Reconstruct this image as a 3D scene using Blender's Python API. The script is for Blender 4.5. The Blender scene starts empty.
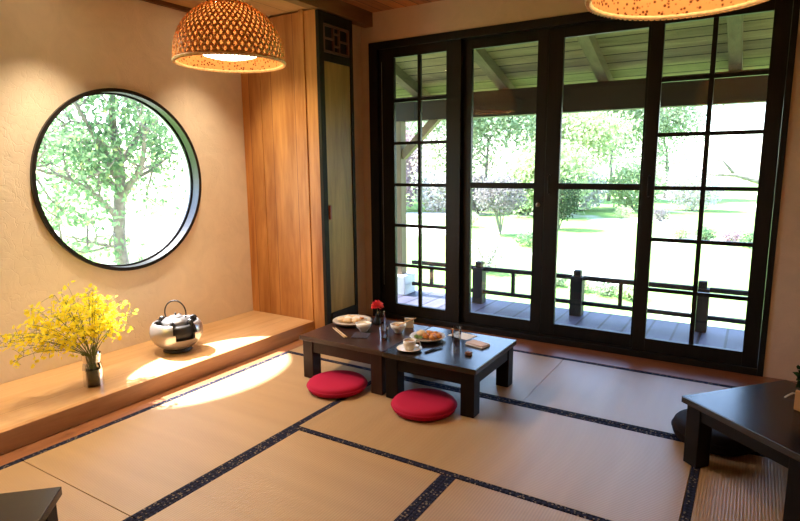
import bpy, bmesh, math, random
import numpy as np
from mathutils import Vector, Matrix
random.seed(7); RN = np.random.default_rng(7)
PI = math.pi
col = bpy.context.scene.collection

# ------------------------------------------------------------------ helpers
class MB:
    def __init__(s): s.v = []; s.f = []; s.m = []
    def add(s, vs, fs, mi=0):
        b = len(s.v); s.v += [tuple(v) for v in vs]; s.f += [tuple(i + b for i in f) for f in fs]; s.m += [mi] * len(fs); return s
    def box(s, x0, x1, y0, y1, z0, z1, M=None, mi=0):
        vs = [Vector((x, y, z)) for z in (z0, z1) for y in (y0, y1) for x in (x0, x1)]
        if M is not None: vs = [M @ v for v in vs]
        return s.add(vs, [(0, 2, 3, 1), (4, 5, 7, 6), (0, 1, 5, 4), (2, 6, 7, 3), (0, 4, 6, 2), (1, 3, 7, 5)], mi)
    def tube(s, pts, rs, n=8, closed=False, cap=True, mi=0):
        pts = [Vector(p) for p in pts]
        if not hasattr(rs, '__len__'): rs = [rs] * len(pts)
        rings = []; up = None; K = len(pts)
        for i, p in enumerate(pts):
            if closed: t = pts[(i + 1) % K] - pts[i - 1]
            else: t = pts[min(i + 1, K - 1)] - pts[max(i - 1, 0)]
            t.normalize()
            if up is None:
                up = Vector((0, 0, 1)) if abs(t.z) < .9 else Vector((1, 0, 0))
            a = t.cross(up)
            if a.length < 1e-5: a = t.cross(Vector((0, 1, 0)))
            a.normalize(); b = a.cross(t); up = b
            rings.append([p + (a * math.cos(2 * PI * k / n) + b * math.sin(2 * PI * k / n)) * rs[i] for k in range(n)])
        vs = [v for r in rings for v in r]; fs = []
        for i in range(K if closed else K - 1):
            j = (i + 1) % K
            for k in range(n):
                l = (k + 1) % n
                fs.append((i * n + k, i * n + l, j * n + l, j * n + k))
        if cap and not closed:
            fs.append(tuple(range(n))[::-1]); fs.append(tuple((K - 1) * n + k for k in range(n)))
        return s.add(vs, fs, mi)
    def lathe(s, prof, n=40, c=(0, 0, 0), skip=None, mi=0, wob=None):
        """prof: (r,z) list; r==0 makes a pole"""
        c = Vector(c); vs = []; idx = []
        for (r, z) in prof:
            if r < 1e-6: idx.append([len(vs)] * n); vs.append(c + Vector((0, 0, z)))
            else:
                row = []
                for k in range(n):
                    a = 2 * PI * k / n; rr = r * (wob(a, z) if wob else 1)
                    row.append(len(vs)); vs.append(c + Vector((rr * math.cos(a), rr * math.sin(a), z)))
                idx.append(row)
        fs = []
        for i in range(len(prof) - 1):
            for k in range(n):
                l = (k + 1) % n
                if skip and skip(i, k): continue
                q = [idx[i][k], idx[i][l], idx[i + 1][l], idx[i + 1][k]]; u = []
                for x in q:
                    if x not in u: u.append(x)
                if len(u) > 2: fs.append(tuple(u))
        return s.add(vs, fs, mi)
    def build(s, name, mats, parent=None, smooth=False, bevel=0, seg=2, solid=0, sub=0):
        me = bpy.data.meshes.new(name); me.from_pydata(s.v, [], s.f)
        if not isinstance(mats, (list, tuple)): mats = [mats]
        for m in mats: me.materials.append(m)
        if len(mats) > 1: me.polygons.foreach_set('material_index', s.m)
        if smooth: me.polygons.foreach_set('use_smooth', [True] * len(me.polygons))
        me.update()
        o = bpy.data.objects.new(name, me); col.objects.link(o)
        if parent is not None: o.parent = parent
        if solid:
            m = o.modifiers.new('s', 'SOLIDIFY'); m.thickness = solid; m.offset = 0
        if bevel:
            m = o.modifiers.new('b', 'BEVEL'); m.width = bevel; m.segments = seg; m.limit_method = 'ANGLE'; m.angle_limit = .6; m.harden_normals = False
        if sub:
            m = o.modifiers.new('ss', 'SUBSURF'); m.levels = sub; m.render_levels = sub
        return o

def tag(o, label=None, cat=None, group=None, kind=None):
    if label: o['label'] = label
    if cat: o['category'] = cat
    if group: o['group'] = group
    if kind: o['kind'] = kind
    return o
def empty(name, loc, label, cat, group=None, rz=0):
    o = bpy.data.objects.new(name, None); col.objects.link(o); o.location = loc; o.rotation_euler = (0, 0, rz)
    o.empty_display_size = .05
    return tag(o, label, cat, group)
def struct(o): o['kind'] = 'structure'; return o

# ------------------------------------------------------------------ materials
def new_mat(name):
    m = bpy.data.materials.new(name); m.use_nodes = True
    nt = m.node_tree; nt.nodes.clear()
    out = nt.nodes.new('ShaderNodeOutputMaterial')
    return m, nt, out
def N(nt, t, **kw):
    n = nt.nodes.new(t)
    for k, v in kw.items():
        if k.startswith('_'): setattr(n, k[1:], v)
        else: n.inputs[k.replace('__', ' ')].default_value = v
    return n
def lk(nt, a, b): nt.links.new(a, b)
def ramp(nt, fac, stops, interp='LINEAR'):
    r = nt.nodes.new('ShaderNodeValToRGB'); r.color_ramp.interpolation = interp
    e = r.color_ramp.elements
    while len(e) < len(stops): e.new(.5)
    for el, (p, c) in zip(e, stops): el.position = p; el.color = (*c, 1)
    lk(nt, fac, r.inputs[0]); return r
def coords(nt, scale=(1, 1, 1), rot=(0, 0, 0)):
    tc = nt.nodes.new('ShaderNodeTexCoord'); mp = nt.nodes.new('ShaderNodeMapping')
    mp.inputs['Scale'].default_value = scale; mp.inputs['Rotation'].default_value = rot
    lk(nt, tc.outputs['Object'], mp.inputs[0]); return mp.outputs[0]
def pbr(name, base, rough=.5, spec=.5, metal=0, bump=None, trans=0, var=0, vscale=8, coat=0):
    m, nt, out = new_mat(name)
    b = N(nt, 'ShaderNodeBsdfPrincipled'); lk(nt, b.outputs[0], out.inputs[0])
    b.inputs['Roughness'].default_value = rough; b.inputs['Metallic'].default_value = metal
    b.inputs['Specular IOR Level'].default_value = spec; b.inputs['Transmission Weight'].default_value = trans
    b.inputs['Coat Weight'].default_value = coat
    if var:
        c = coords(nt); n = N(nt, 'ShaderNodeTexNoise', Scale=vscale, Detail=4.0); lk(nt, c, n.inputs[0])
        lo = tuple(x * (1 - var) for x in base); hi = tuple(min(1, x * (1 + var)) for x in base)
        r = ramp(nt, n.outputs[0], [(.3, lo), (.7, hi)]); lk(nt, r.outputs[0], b.inputs['Base Color'])
    else: b.inputs['Base Color'].default_value = (*base, 1)
    if bump:
        c = coords(nt); n = N(nt, 'ShaderNodeTexNoise', Scale=bump[0], Detail=5.0); lk(nt, c, n.inputs[0])
        bp = N(nt, 'ShaderNodeBump', Strength=bump[1], Distance=bump[2] if len(bump) > 2 else .01); lk(nt, n.outputs[0], bp.inputs['Height']); lk(nt, bp.outputs[0], b.inputs['Normal'])
    return m
def wood(name, dark, light, axis='y', freq=14, rough=.45, spec=.4, plank=None, streak=1.0, gap=(.03, .02, .015)):
    """grain runs along axis; plank = (across axis, width) draws dark joints"""
    m, nt, out = new_mat(name)
    b = N(nt, 'ShaderNodeBsdfPrincipled', Roughness=rough); b.inputs['Specular IOR Level'].default_value = spec
    lk(nt, b.outputs[0], out.inputs[0])
    sc = {'x': (.35, 1, 1), 'y': (1, .35, 1), 'z': (1, 1, .35)}[axis]
    sc = tuple(s * (1 if s == 1 else .35) for s in sc)
    c = coords(nt, sc)
    n1 = N(nt, 'ShaderNodeTexNoise', Scale=freq, Detail=6.0, Roughness=.6, Distortion=.6); lk(nt, c, n1.inputs[0])
    n2 = N(nt, 'ShaderNodeTexNoise', Scale=freq * 6, Detail=3.0); lk(nt, c, n2.inputs[0])
    mx = N(nt, 'ShaderNodeMath', _operation='MULTIPLY_ADD'); mx.inputs[1].default_value = .3
    lk(nt, n2.outputs[0], mx.inputs[0]); lk(nt, n1.outputs[0], mx.inputs[2])
    w = .22 / streak
    r = ramp(nt, mx.outputs[0], [(.63 - w, dark), (.63 + w, light)])
    colr = r.outputs[0]
    if plank:
        tc = nt.nodes.new('ShaderNodeTexCoord'); sp = nt.nodes.new('ShaderNodeSeparateXYZ'); lk(nt, tc.outputs['Object'], sp.inputs[0])
        d = N(nt, 'ShaderNodeMath', _operation='DIVIDE'); d.inputs[1].default_value = plank[1]
        lk(nt, sp.outputs['XYZ'.index(plank[0].upper())], d.inputs[0])
        fl = N(nt, 'ShaderNodeMath', _operation='FLOOR'); lk(nt, d.outputs[0], fl.inputs[0])
        fr = N(nt, 'ShaderNodeMath', _operation='FRACT'); lk(nt, d.outputs[0], fr.inputs[0])
        wn = N(nt, 'ShaderNodeTexWhiteNoise', _noise_dimensions='1D'); lk(nt, fl.outputs[0], wn.inputs['W'])
        mr = N(nt, 'ShaderNodeMapRange'); mr.inputs['To Min'].default_value = .72; mr.inputs['To Max'].default_value = 1.2; lk(nt, wn.outputs['Value'], mr.inputs[0])
        vm = N(nt, 'ShaderNodeMixRGB', _blend_type='MULTIPLY', Fac=1.0); lk(nt, colr, vm.inputs[1]); lk(nt, mr.outputs[0], vm.inputs[2])
        g = N(nt, 'ShaderNodeMath', _operation='LESS_THAN'); g.inputs[1].default_value = plank[2] if len(plank) > 2 else .04; lk(nt, fr.outputs[0], g.inputs[0])
        mg = N(nt, 'ShaderNodeMixRGB'); mg.inputs[2].default_value = (*gap, 1); lk(nt, g.outputs[0], mg.inputs[0]); lk(nt, vm.outputs[0], mg.inputs[1])
        colr = mg.outputs[0]
    lk(nt, colr, b.inputs['Base Color'])
    bp = N(nt, 'ShaderNodeBump', Strength=.15, Distance=.004); lk(nt, mx.outputs[0], bp.inputs['Height']); lk(nt, bp.outputs[0], b.inputs['Normal'])
    return m
def plaster(name, base):
    m, nt, out = new_mat(name)
    b = N(nt, 'ShaderNodeBsdfPrincipled', Roughness=.85); b.inputs['Specular IOR Level'].default_value = .25; lk(nt, b.outputs[0], out.inputs[0])
    c = coords(nt)
    n1 = N(nt, 'ShaderNodeTexNoise', Scale=5.0, Detail=8.0, Roughness=.65, Distortion=1.2); lk(nt, c, n1.inputs[0])
    n2 = N(nt, 'ShaderNodeTexVoronoi', Scale=11.0, _feature='DISTANCE_TO_EDGE'); 
    n3 = N(nt, 'ShaderNodeTexNoise', Scale=4.0, Detail=3.0); lk(nt, c, n3.inputs[0])
    ad = N(nt, 'ShaderNodeVectorMath', _operation='MULTIPLY_ADD'); ad.inputs[1].default_value = (.5, .5, .5); lk(nt, n3.outputs['Color'], ad.inputs[0]); lk(nt, c, ad.inputs[2]); lk(nt, ad.outputs[0], n2.inputs[0])
    cr = ramp(nt, n2.outputs['Distance'], [(0, (0, 0, 0)), (.035, (1, 1, 1))])
    r = ramp(nt, n1.outputs[0], [(.3, tuple(x * .9 for x in base)), (.7, base)])
    lk(nt, r.outputs[0], b.inputs['Base Color'])
    sm = N(nt, 'ShaderNodeMath', _operation='MULTIPLY_ADD'); sm.inputs[1].default_value = .22; lk(nt, cr.outputs[0], sm.inputs[0]); lk(nt, n1.outputs[0], sm.inputs[2])
    bp = N(nt, 'ShaderNodeBump', Strength=.35, Distance=.012); lk(nt, sm.outputs[0], bp.inputs['Height']); lk(nt, bp.outputs[0], b.inputs['Normal'])
    return m
def glass_pane(name, tint=(1, 1, 1), refl=1.0):
    m, nt, out = new_mat(name)
    t = N(nt, 'ShaderNodeBsdfTransparent'); t.inputs[0].default_value = (*tint, 1)
    g = N(nt, 'ShaderNodeBsdfGlossy', Roughness=.02); f = N(nt, 'ShaderNodeFresnel', IOR=1.45)
    mu = N(nt, 'ShaderNodeMath', _operation='MULTIPLY'); mu.inputs[1].default_value = refl; lk(nt, f.outputs[0], mu.inputs[0])
    mx = N(nt, 'ShaderNodeMixShader'); lk(nt, mu.outputs[0], mx.inputs[0]); lk(nt, t.outputs[0], mx.inputs[1]); lk(nt, g.outputs[0], mx.inputs[2])
    lk(nt, mx.outputs[0], out.inputs[0]); return m
def leafy(name, a, b_, c=None, trans=.45):
    m, nt, out = new_mat(name)
    tc = nt.nodes.new('ShaderNodeTexCoord'); n = N(nt, 'ShaderNodeTexNoise', Scale=9.0, Detail=2.0); lk(nt, tc.outputs['Object'], n.inputs[0])
    st = [(.35, a), (.6, b_)] + ([(.72, c)] if c else [])
    r = ramp(nt, n.outputs[0], st)
    d = N(nt, 'ShaderNodeBsdfDiffuse'); t = N(nt, 'ShaderNodeBsdfTranslucent'); lk(nt, r.outputs[0], d.inputs[0]); lk(nt, r.outputs[0], t.inputs[0])
    mx = N(nt, 'ShaderNodeMixShader', Fac=trans); lk(nt, d.outputs[0], mx.inputs[1]); lk(nt, t.outputs[0], mx.inputs[2]); lk(nt, mx.outputs[0], out.inputs[0]); return m
def emit(name, c, s):
    m, nt, out = new_mat(name); e = N(nt, 'ShaderNodeEmission', Strength=s); e.inputs[0].default_value = (*c, 1); lk(nt, e.outputs[0], out.inputs[0]); return m
def tatami_mat_mat(name, along, tint):
    m, nt, out = new_mat(name)
    b = N(nt, 'ShaderNodeBsdfPrincipled', Roughness=.36); b.inputs['Specular IOR Level'].default_value = .7; lk(nt, b.outputs[0], out.inputs[0])
    c = coords(nt)
    w = N(nt, 'ShaderNodeTexWave', _bands_direction='Y' if along == 'x' else 'X', Scale=26.0, Distortion=.02); w.inputs['Detail'].default_value = 1; lk(nt, c, w.inputs[0])
    w2 = N(nt, 'ShaderNodeTexWave', _bands_direction='X' if along == 'x' else 'Y', Scale=70.0, Distortion=.6); lk(nt, c, w2.inputs[0])
    n = N(nt, 'ShaderNodeTexNoise', Scale=3.0, Detail=6.0); lk(nt, coords(nt, (.3, 3, 1) if along == 'y' else (3, .3, 1)), n.inputs[0])
    r = ramp(nt, n.outputs[0], [(.3, tuple(x * .86 for x in tint)), (.7, tint)])
    mm = N(nt, 'ShaderNodeMath', _operation='MULTIPLY_ADD'); mm.inputs[1].default_value = .5; lk(nt, w2.outputs['Fac'], mm.inputs[0]); lk(nt, w.outputs['Fac'], mm.inputs[2])
    dk = N(nt, 'ShaderNodeMapRange'); dk.inputs['From Max'].default_value = 1.5; dk.inputs['To Min'].default_value = .8; dk.inputs['To Max'].default_value = 1.05; lk(nt, mm.outputs[0], dk.inputs[0])
    mu = N(nt, 'ShaderNodeMixRGB', _blend_type='MULTIPLY', Fac=1.0); lk(nt, r.outputs[0], mu.inputs[1]); lk(nt, dk.outputs[0], mu.inputs[2]); lk(nt, mu.outputs[0], b.inputs['Base Color'])
    bp = N(nt, 'ShaderNodeBump', Strength=.35, Distance=.002); lk(nt, mm.outputs[0], bp.inputs['Height']); lk(nt, bp.outputs[0], b.inputs['Normal'])
    return m
def brocade(name):
    m, nt, out = new_mat(name)
    b = N(nt, 'ShaderNodeBsdfPrincipled', Roughness=.85); b.inputs['Specular IOR Level'].default_value = .12; lk(nt, b.outputs[0], out.inputs[0])
    c = coords(nt, (1, 1, 1), (0, 0, .785))
    ch = N(nt, 'ShaderNodeTexChecker', Scale=62.0); lk(nt, c, ch.inputs[0])
    v = N(nt, 'ShaderNodeTexVoronoi', Scale=60.0); lk(nt, coords(nt), v.inputs[0])
    s = N(nt, 'ShaderNodeMath', _operation='LESS_THAN'); s.inputs[1].default_value = .27; lk(nt, v.outputs['Distance'], s.inputs[0])
    a = N(nt, 'ShaderNodeMixRGB'); a.inputs[1].default_value = (.006, .007, .018, 1); a.inputs[2].default_value = (.02, .022, .05, 1); lk(nt, ch.outputs['Fac'], a.inputs[0])
    g = N(nt, 'ShaderNodeMixRGB'); g.inputs[2].default_value = (.20, .16, .12, 1); lk(nt, s.outputs[0], g.inputs[0]); lk(nt, a.outputs[0], g.inputs[1])
    lk(nt, g.outputs[0], b.inputs['Base Color']); return m

M = {}
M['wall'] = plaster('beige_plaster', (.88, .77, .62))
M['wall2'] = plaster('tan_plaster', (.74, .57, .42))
M['outwall'] = pbr('outer_render', (.55, .5, .42), .9)
M['white'] = pbr('white_reveal', (.75, .75, .74), .6)
M['black_metal'] = pbr('black_window_metal', (.012, .011, .012), .35, .5)
M['door_black'] = wood('black_stained_timber', (.004, .004, .004), (.011, .010, .009), 'z', 20, .42, .35)
M['ceil'] = wood('cedar_ceiling', (.36, .13, .045), (.70, .30, .11), 'y', 9, .5, .3, plank=('x', .115, .05))
M['soffit'] = wood('pale_cedar_soffit', (.55, .30, .11), (.80, .48, .20), 'y', 9, .5, .3, plank=('x', .28, .02), gap=(.2, .1, .05))
M['beam'] = wood('beam_timber', (.16, .085, .03), (.30, .17, .07), 'y', 12, .5, .3)
M['beam_dark'] = wood('dark_edge_timber', (.10, .045, .02), (.18, .09, .04), 'y', 12, .5, .3)
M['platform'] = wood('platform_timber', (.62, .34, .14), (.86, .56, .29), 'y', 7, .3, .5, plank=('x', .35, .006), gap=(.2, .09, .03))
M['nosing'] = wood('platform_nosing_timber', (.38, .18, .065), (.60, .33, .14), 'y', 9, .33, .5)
M['strip'] = wood('floor_strip_timber', (.20, .075, .03), (.36, .15, .06), 'y', 10, .38, .5)
M['stripx'] = wood('sill_timber', (.17, .055, .025), (.32, .12, .05), 'x', 10, .32, .5)
M['cabside'] = wood('cedar_side_panel', (.40, .14, .035), (.80, .38, .11), 'z', 6, .45, .35, plank=('x', .245, .018), streak=1.1, gap=(.18, .07, .03))
M['cabdoor'] = wood('olive_stained_door', (.24, .12, .02), (.50, .28, .06), 'z', 7, .45, .4)
M['cabpost'] = wood('dark_olive_post', (.012, .010, .006), (.030, .025, .013), 'z', 12, .6, .15)
M['lattice'] = pbr('lattice_brown', (.17, .075, .045), .5)
M['void'] = pbr('dark_backing', (.006, .006, .007), .8)
M['handle'] = pbr('red_brown_pull', (.28, .05, .02), .4)
M['table'] = wood('dark_lacquered_timber', (.005, .003, .0025), (.013, .006, .005), 'x', 9, .25, .6)
M['tableA'] = wood('dark_red_brown_timber', (.022, .008, .006), (.055, .022, .015), 'x', 9, .3, .5)
M['frame_dark'] = wood('dark_table_frame_timber', (.004, .0025, .002), (.010, .005, .004), 'z', 9, .5, .18)
M['frame_brown'] = wood('brown_table_frame_timber', (.020, .007, .005), (.045, .018, .012), 'z', 9, .45, .25)
M['cushion'] = pbr('crimson_cushion_fabric', (.42, .008, .045), .8, .2, bump=(180, .15, .002))
M['darkcushion'] = pbr('dark_brown_cushion_fabric', (.012, .006, .005), .8, .2)
M['tat_x'] = tatami_mat_mat('tatami_weave_x', 'x', (.50, .325, .165))
M['tat_y'] = tatami_mat_mat('tatami_weave_y', 'y', (.50, .325, .165))
M['heri'] = brocade('navy_brocade_border')
M['glass'] = glass_pane('window_glass')
M['drink_glass'] = glass_pane('drinking_glass', (.94, .96, .98), 1.6)
M['water'] = glass_pane('water', (.90, .93, .96), 1.2)
M['lampweave'] = pbr('bamboo_strip', (.82, .42, .16), .5, .35, var=.25, vscale=30)
M['frost'] = emit('lamp_diffuser_light', (1, .82, .58), 6)
M['spot'] = emit('downlight_light', (1, .78, .5), 30)
def lining():
    m, nt, out = new_mat('bamboo_lining')
    d = N(nt, 'ShaderNodeBsdfDiffuse'); d.inputs[0].default_value = (.62, .30, .10, 1)
    t = N(nt, 'ShaderNodeBsdfTranslucent'); t.inputs[0].default_value = (.95, .50, .18, 1)
    v = N(nt, 'ShaderNodeTexVoronoi', Scale=58.0); lk(nt, coords(nt), v.inputs[0])
    r = ramp(nt, v.outputs['Distance'], [(.22, (.14, .05, .015)), (.40, (.66, .34, .12))]); lk(nt, r.outputs[0], d.inputs[0]); lk(nt, r.outputs[0], t.inputs[0])
    mx = N(nt, 'ShaderNodeMixShader', Fac=.4); lk(nt, d.outputs[0], mx.inputs[1]); lk(nt, t.outputs[0], mx.inputs[2]); lk(nt, mx.outputs[0], out.inputs[0]); return m
M['lining'] = lining()
M['rim'] = pbr('bamboo_rim', (.78, .50, .22), .5, .3, var=.2, vscale=60)
M['black'] = pbr('black_iron', (.012, .011, .012), .45)
M['silver'] = pbr('brushed_grey_glaze', (.42, .39, .37), .28, .5, metal=.75, bump=(50, .1, .001))
M['kettle'] = pbr('grey_iron_kettle', (.30, .30, .31), .38, .5, metal=.7, bump=(140, .2, .001))
M['ceramic'] = pbr('cream_ceramic', (.78, .72, .62), .3, .5)
M['soup'] = pbr('brown_soup', (.30, .13, .05), .3)
M['tea'] = pbr('milky_tea', (.45, .26, .13), .2)
M['plate'] = pbr('pale_stone_plate', (.55, .50, .42), .4)
M['platerim'] = pbr('dark_stone_rim', (.09, .06, .045), .4)
M['wrap'] = pbr('pale_pastry', (.75, .55, .32), .6, var=.25, vscale=40)
M['rice'] = pbr('white_rice_cake', (.82, .78, .72), .55, var=.08, vscale=40)
M['fried'] = pbr('fried_golden_food', (.58, .22, .04), .5, var=.4, vscale=60)
M['greenfood'] = pbr('green_salad', (.10, .2, .04), .6)
M['chop'] = pbr('pale_bamboo_chopstick', (.75, .52, .28), .5)
M['paper'] = pbr('pale_paper', (.80, .76, .70), .7)
M['kraft'] = pbr('cream_card', (.62, .52, .38), .7)
M['choc'] = pbr('brown_sweet', (.20, .08, .03), .6)
M['petal_red'] = leafy('red_petal', (.80, .06, .09), (.98, .22, .20), trans=.3)
M['stem'] = pbr('flower_stem', (.16, .22, .05), .6)
M['yellow'] = leafy('yellow_petal', (.95, .80, .04), (.98, .90, .10), (.92, .66, .03), trans=.5)
M['moss'] = pbr('dark_moss', (.03, .045, .012), .9, var=.5, vscale=80)
M['orange'] = pbr('orange_ochre_pot', (.52, .25, .07), .6, var=.15)
M['darkleaf'] = leafy('dark_leaf', (.012, .03, .012), (.03, .06, .02), trans=.15)
M['deck'] = wood('blue_grey_deck_timber', (.05, .05, .085), (.09, .09, .15), 'y', 8, .5, .3, plank=('x', .195, .10), gap=(.004, .004, .006))
M['rail'] = wood('weathered_dark_rail', (.012, .011, .010), (.028, .024, .022), 'z', 10, .6, .25)
M['eave'] = wood('eave_board', (.12, .09, .045), (.30, .24, .13), 'x', 8, .7, .2, plank=('y', .135, .10), gap=(.02, .015, .01))
M['rafter'] = wood('eave_rafter', (.11, .08, .05), (.19, .15, .09), 'y', 10, .7, .2)
M['header'] = wood('eave_beam_timber', (.014, .009, .007), (.032, .018, .012), 'x', 10, .6, .3)
M['brace'] = wood('porch_post_timber', (.12, .08, .05), (.22, .16, .10), 'z', 10, .6, .3)
M['roof'] = pbr('grey_roof_tile', (.09, .09, .095), .8, var=.2, vscale=10)
M['plinth'] = pbr('pale_concrete', (.62, .62, .64), .8)
M['bark'] = pbr('grey_bark', (.20, .18, .155), .9, .2, bump=(25, .6, .02), var=.3, vscale=15)
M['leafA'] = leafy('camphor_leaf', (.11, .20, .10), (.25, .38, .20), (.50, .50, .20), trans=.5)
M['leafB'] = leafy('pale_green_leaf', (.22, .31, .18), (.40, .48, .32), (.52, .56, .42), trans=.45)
M['leafC'] = leafy('yellow_green_leaf', (.38, .48, .24), (.50, .58, .34), (.56, .56, .38), trans=.45)
M['leafD'] = leafy('dark_green_leaf', (0.030, 0.054, 0.030), (0.060, 0.096, 0.054), trans=.3)
M['leafP'] = leafy('pinkish_leaf', (0.378, 0.252, 0.302), (0.521, 0.378, 0.420), (0.336, 0.336, 0.252), trans=.4)
M['leafG'] = leafy('grey_mauve_leaf', (0.172, 0.156, 0.156), (0.312, 0.281, 0.288), (0.484, 0.452, 0.452), trans=.35)
M['leafW'] = leafy('white_blossom', (.75, .72, .72), (.55, .52, .48), (.35, .42, .22), trans=.4)
def lawn():
    m, nt, out = new_mat('sunny_lawn')
    b = N(nt, 'ShaderNodeBsdfPrincipled', Roughness=.95); b.inputs['Specular IOR Level'].default_value = .1; lk(nt, b.outputs[0], out.inputs[0])
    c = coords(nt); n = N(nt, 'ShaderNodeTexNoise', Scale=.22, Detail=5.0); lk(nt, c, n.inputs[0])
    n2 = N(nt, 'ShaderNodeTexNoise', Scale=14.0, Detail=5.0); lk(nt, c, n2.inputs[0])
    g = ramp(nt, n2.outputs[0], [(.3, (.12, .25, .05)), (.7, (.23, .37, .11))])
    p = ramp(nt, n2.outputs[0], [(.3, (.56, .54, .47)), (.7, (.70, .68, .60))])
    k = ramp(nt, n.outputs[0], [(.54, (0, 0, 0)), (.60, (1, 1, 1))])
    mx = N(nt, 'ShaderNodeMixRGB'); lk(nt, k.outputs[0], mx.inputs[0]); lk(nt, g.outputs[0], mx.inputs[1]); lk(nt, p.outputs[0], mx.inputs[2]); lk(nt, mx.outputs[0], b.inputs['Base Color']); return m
M['lawn'] = lawn()

# ------------------------------------------------------------------ room shell
XL, YB, ZC, ZS = -.82, 1.18, 2.60, 2.50
# left wall with round hole
WC = Vector((XL, -.61, 1.254)); WR = .607; TH = .15
def wall_hole():
    mb = MB(); y0, y1, z0, z1 = -4.6, YB + .12, -.12, 2.75
    cy, cz = WC.y, WC.z
    angs = sorted(set([2 * PI * k / 96 for k in range(96)] + [math.atan2(z - cz, y - cy) % (2 * PI) for y in (y0, y1) for z in (z0, z1)]))
    n = len(angs); vi = []; vo = []
    for a in angs:
        c, s = math.cos(a), math.sin(a)
        t = min([(y1 - cy) / c if c > 1e-9 else 1e9, (y0 - cy) / c if c < -1e-9 else 1e9, (z1 - cz) / s if s > 1e-9 else 1e9, (z0 - cz) / s if s < -1e-9 else 1e9])
        vi.append((cy + WR * c, cz + WR * s)); vo.append((cy + t * c, cz + t * s))
    vs = [(XL, *p) for p in vi] + [(XL, *p) for p in vo] + [(XL - TH, *p) for p in vi] + [(XL - TH, *p) for p in vo]
    fs = []; mi = []
    for k in range(n):
        l = (k + 1) % n
        fs += [(k, l, n + l, n + k), (2 * n + k, 3 * n + k, 3 * n + l, 2 * n + l), (k, 2 * n + k, 2 * n + l, l), (n + k, n + l, 3 * n + l, 3 * n + k)]
        mi += [0, 1, 2, 1]
    mb.v = vs; mb.f = fs; mb.m = mi
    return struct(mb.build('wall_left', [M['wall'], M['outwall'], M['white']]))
wall_hole()
b = MB(); b.box(XL, -.02, YB, YB + .12, -.12, 2.75); b.box(-.02, 2.98, YB, YB + .12, 2.36, 2.75); b.box(2.98, 4.32, YB, YB + .12, -.12, 2.75)
b.box(-.02, 2.98, YB, YB + .12, -.12, -.005)
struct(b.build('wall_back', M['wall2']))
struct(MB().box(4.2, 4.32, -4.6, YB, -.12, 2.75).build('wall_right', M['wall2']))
struct(MB().box(XL - TH, 4.32, -4.72, -4.6, -.12, 2.75).build('wall_near', M['wall2']))
struct(MB().box(XL, 4.2, -4.6, YB, -.12, -.03).build('floor', M['strip']))
struct(MB().box(.02, 4.2, -4.6, YB, ZC, ZC + .1).build('ceiling', M['ceil']))
struct(MB().box(XL, -.06, -4.6, YB, ZS, ZS + .1).build('ceiling_alcove', M['soffit']))
struct(MB().box(-.06, .02, -4.6, YB, ZS - .012, ZC + .1).build('trim_1', M['beam']))
struct(MB().box(XL, XL + .025, -4.6, .48, ZS - .03, ZS).build('trim_2', M['beam_dark']))
struct(MB().box(XL - TH, 4.32, -4.72, YB + .12, 2.75, 2.85).build('roof_slab', M['roof']))
struct(MB().box(-.12, 0, -4.6, YB, -.03, .0).build('trim_3', M['strip']))
struct(MB().box(0, 4.2, .9, YB, -.03, .002).build('trim_4', M['stripx']))
struct(MB().box(3.6, 4.2, -4.6, .9, -.03, 0).build('trim_5', M['strip']))
struct(MB().box(0, 3.6, -4.6, -3.6, -.03, 0).build('trim_6', M['strip']))

# raised platform along the left wall
PZ = .105
pf = empty('alcove_platform', (-.47, -1.6, -.03), 'raised wooden alcove platform running along the left wall under the round window', 'platform')
def at_parent(o, root):
    o.parent = root; o.matrix_parent_inverse = Matrix.Translation(-Vector(root.location)) if abs(root.rotation_euler.z) < 1e-9 else (Matrix.Translation(root.location) @ Matrix.Rotation(root.rotation_euler.z, 4, 'Z')).inverted()
    return o
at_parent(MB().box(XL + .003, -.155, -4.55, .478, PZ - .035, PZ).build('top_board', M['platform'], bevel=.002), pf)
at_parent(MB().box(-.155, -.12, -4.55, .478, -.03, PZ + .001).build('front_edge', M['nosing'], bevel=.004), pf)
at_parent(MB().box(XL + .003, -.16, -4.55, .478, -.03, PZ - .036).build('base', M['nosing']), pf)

# built-in cabinet at the end of the alcove
cab = empty('corner_cabinet', (-.4, .7, -.03), 'tall built-in cedar cabinet between round window wall and black glass doors', 'cabinet')
XF = .015
at_parent(MB().box(XL + .002, XF - .03, .48, .9, -.03, ZS - .013).build('carcass', M['cabside'], bevel=.002), cab)
at_parent(MB().box(-.62, -.60, .474, .48, PZ, ZS - .001).build('cover_strip', M['cabside'], bevel=.001), cab)
at_parent(MB().box(-.165, -.125, .470, .48, PZ, ZS - .001).build('cover_strip', M['cabside'], bevel=.002), cab)
b = MB(); b.box(XF - .03, XF, .48, .535, -.03, ZS - .02); b.box(XF - .03, XF, .865, .90, -.03, ZS - .02)
b.box(XF - .03, XF - .003, .535, .865, 2.405, ZS - .02); b.box(XF - .03, XF - .003, .535, .865, 2.13, 2.19); b.box(XF - .03, XF + .01, .535, .865, -.03, .17)
at_parent(b.build('face_frame', M['cabpost'], bevel=.002), cab)
dr = at_parent(MB().box(XF - .028, XF - .008, .537, .863, .172, 2.128).build('door', M['cabdoor'], bevel=.002), cab)
h = MB().box(XF - .008, XF + .012, .545, .562, .93, 1.04).build('handle', M['handle'], bevel=.003); h.parent = dr
h['label'] = 'red-brown upright pull'
at_parent(MB().box(XF - .03, XF - .022, .535, .865, 2.19, 2.405).build('backing', M['void']), cab)
b = MB(); y0, y1, z0, z1 = .540, .860, 2.195, 2.40; e = .016
b.box(XF - .022, XF - .004, y0, y1, z0, z0 + e); b.box(XF - .022, XF - .004, y0, y1, z1 - e, z1)
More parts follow.
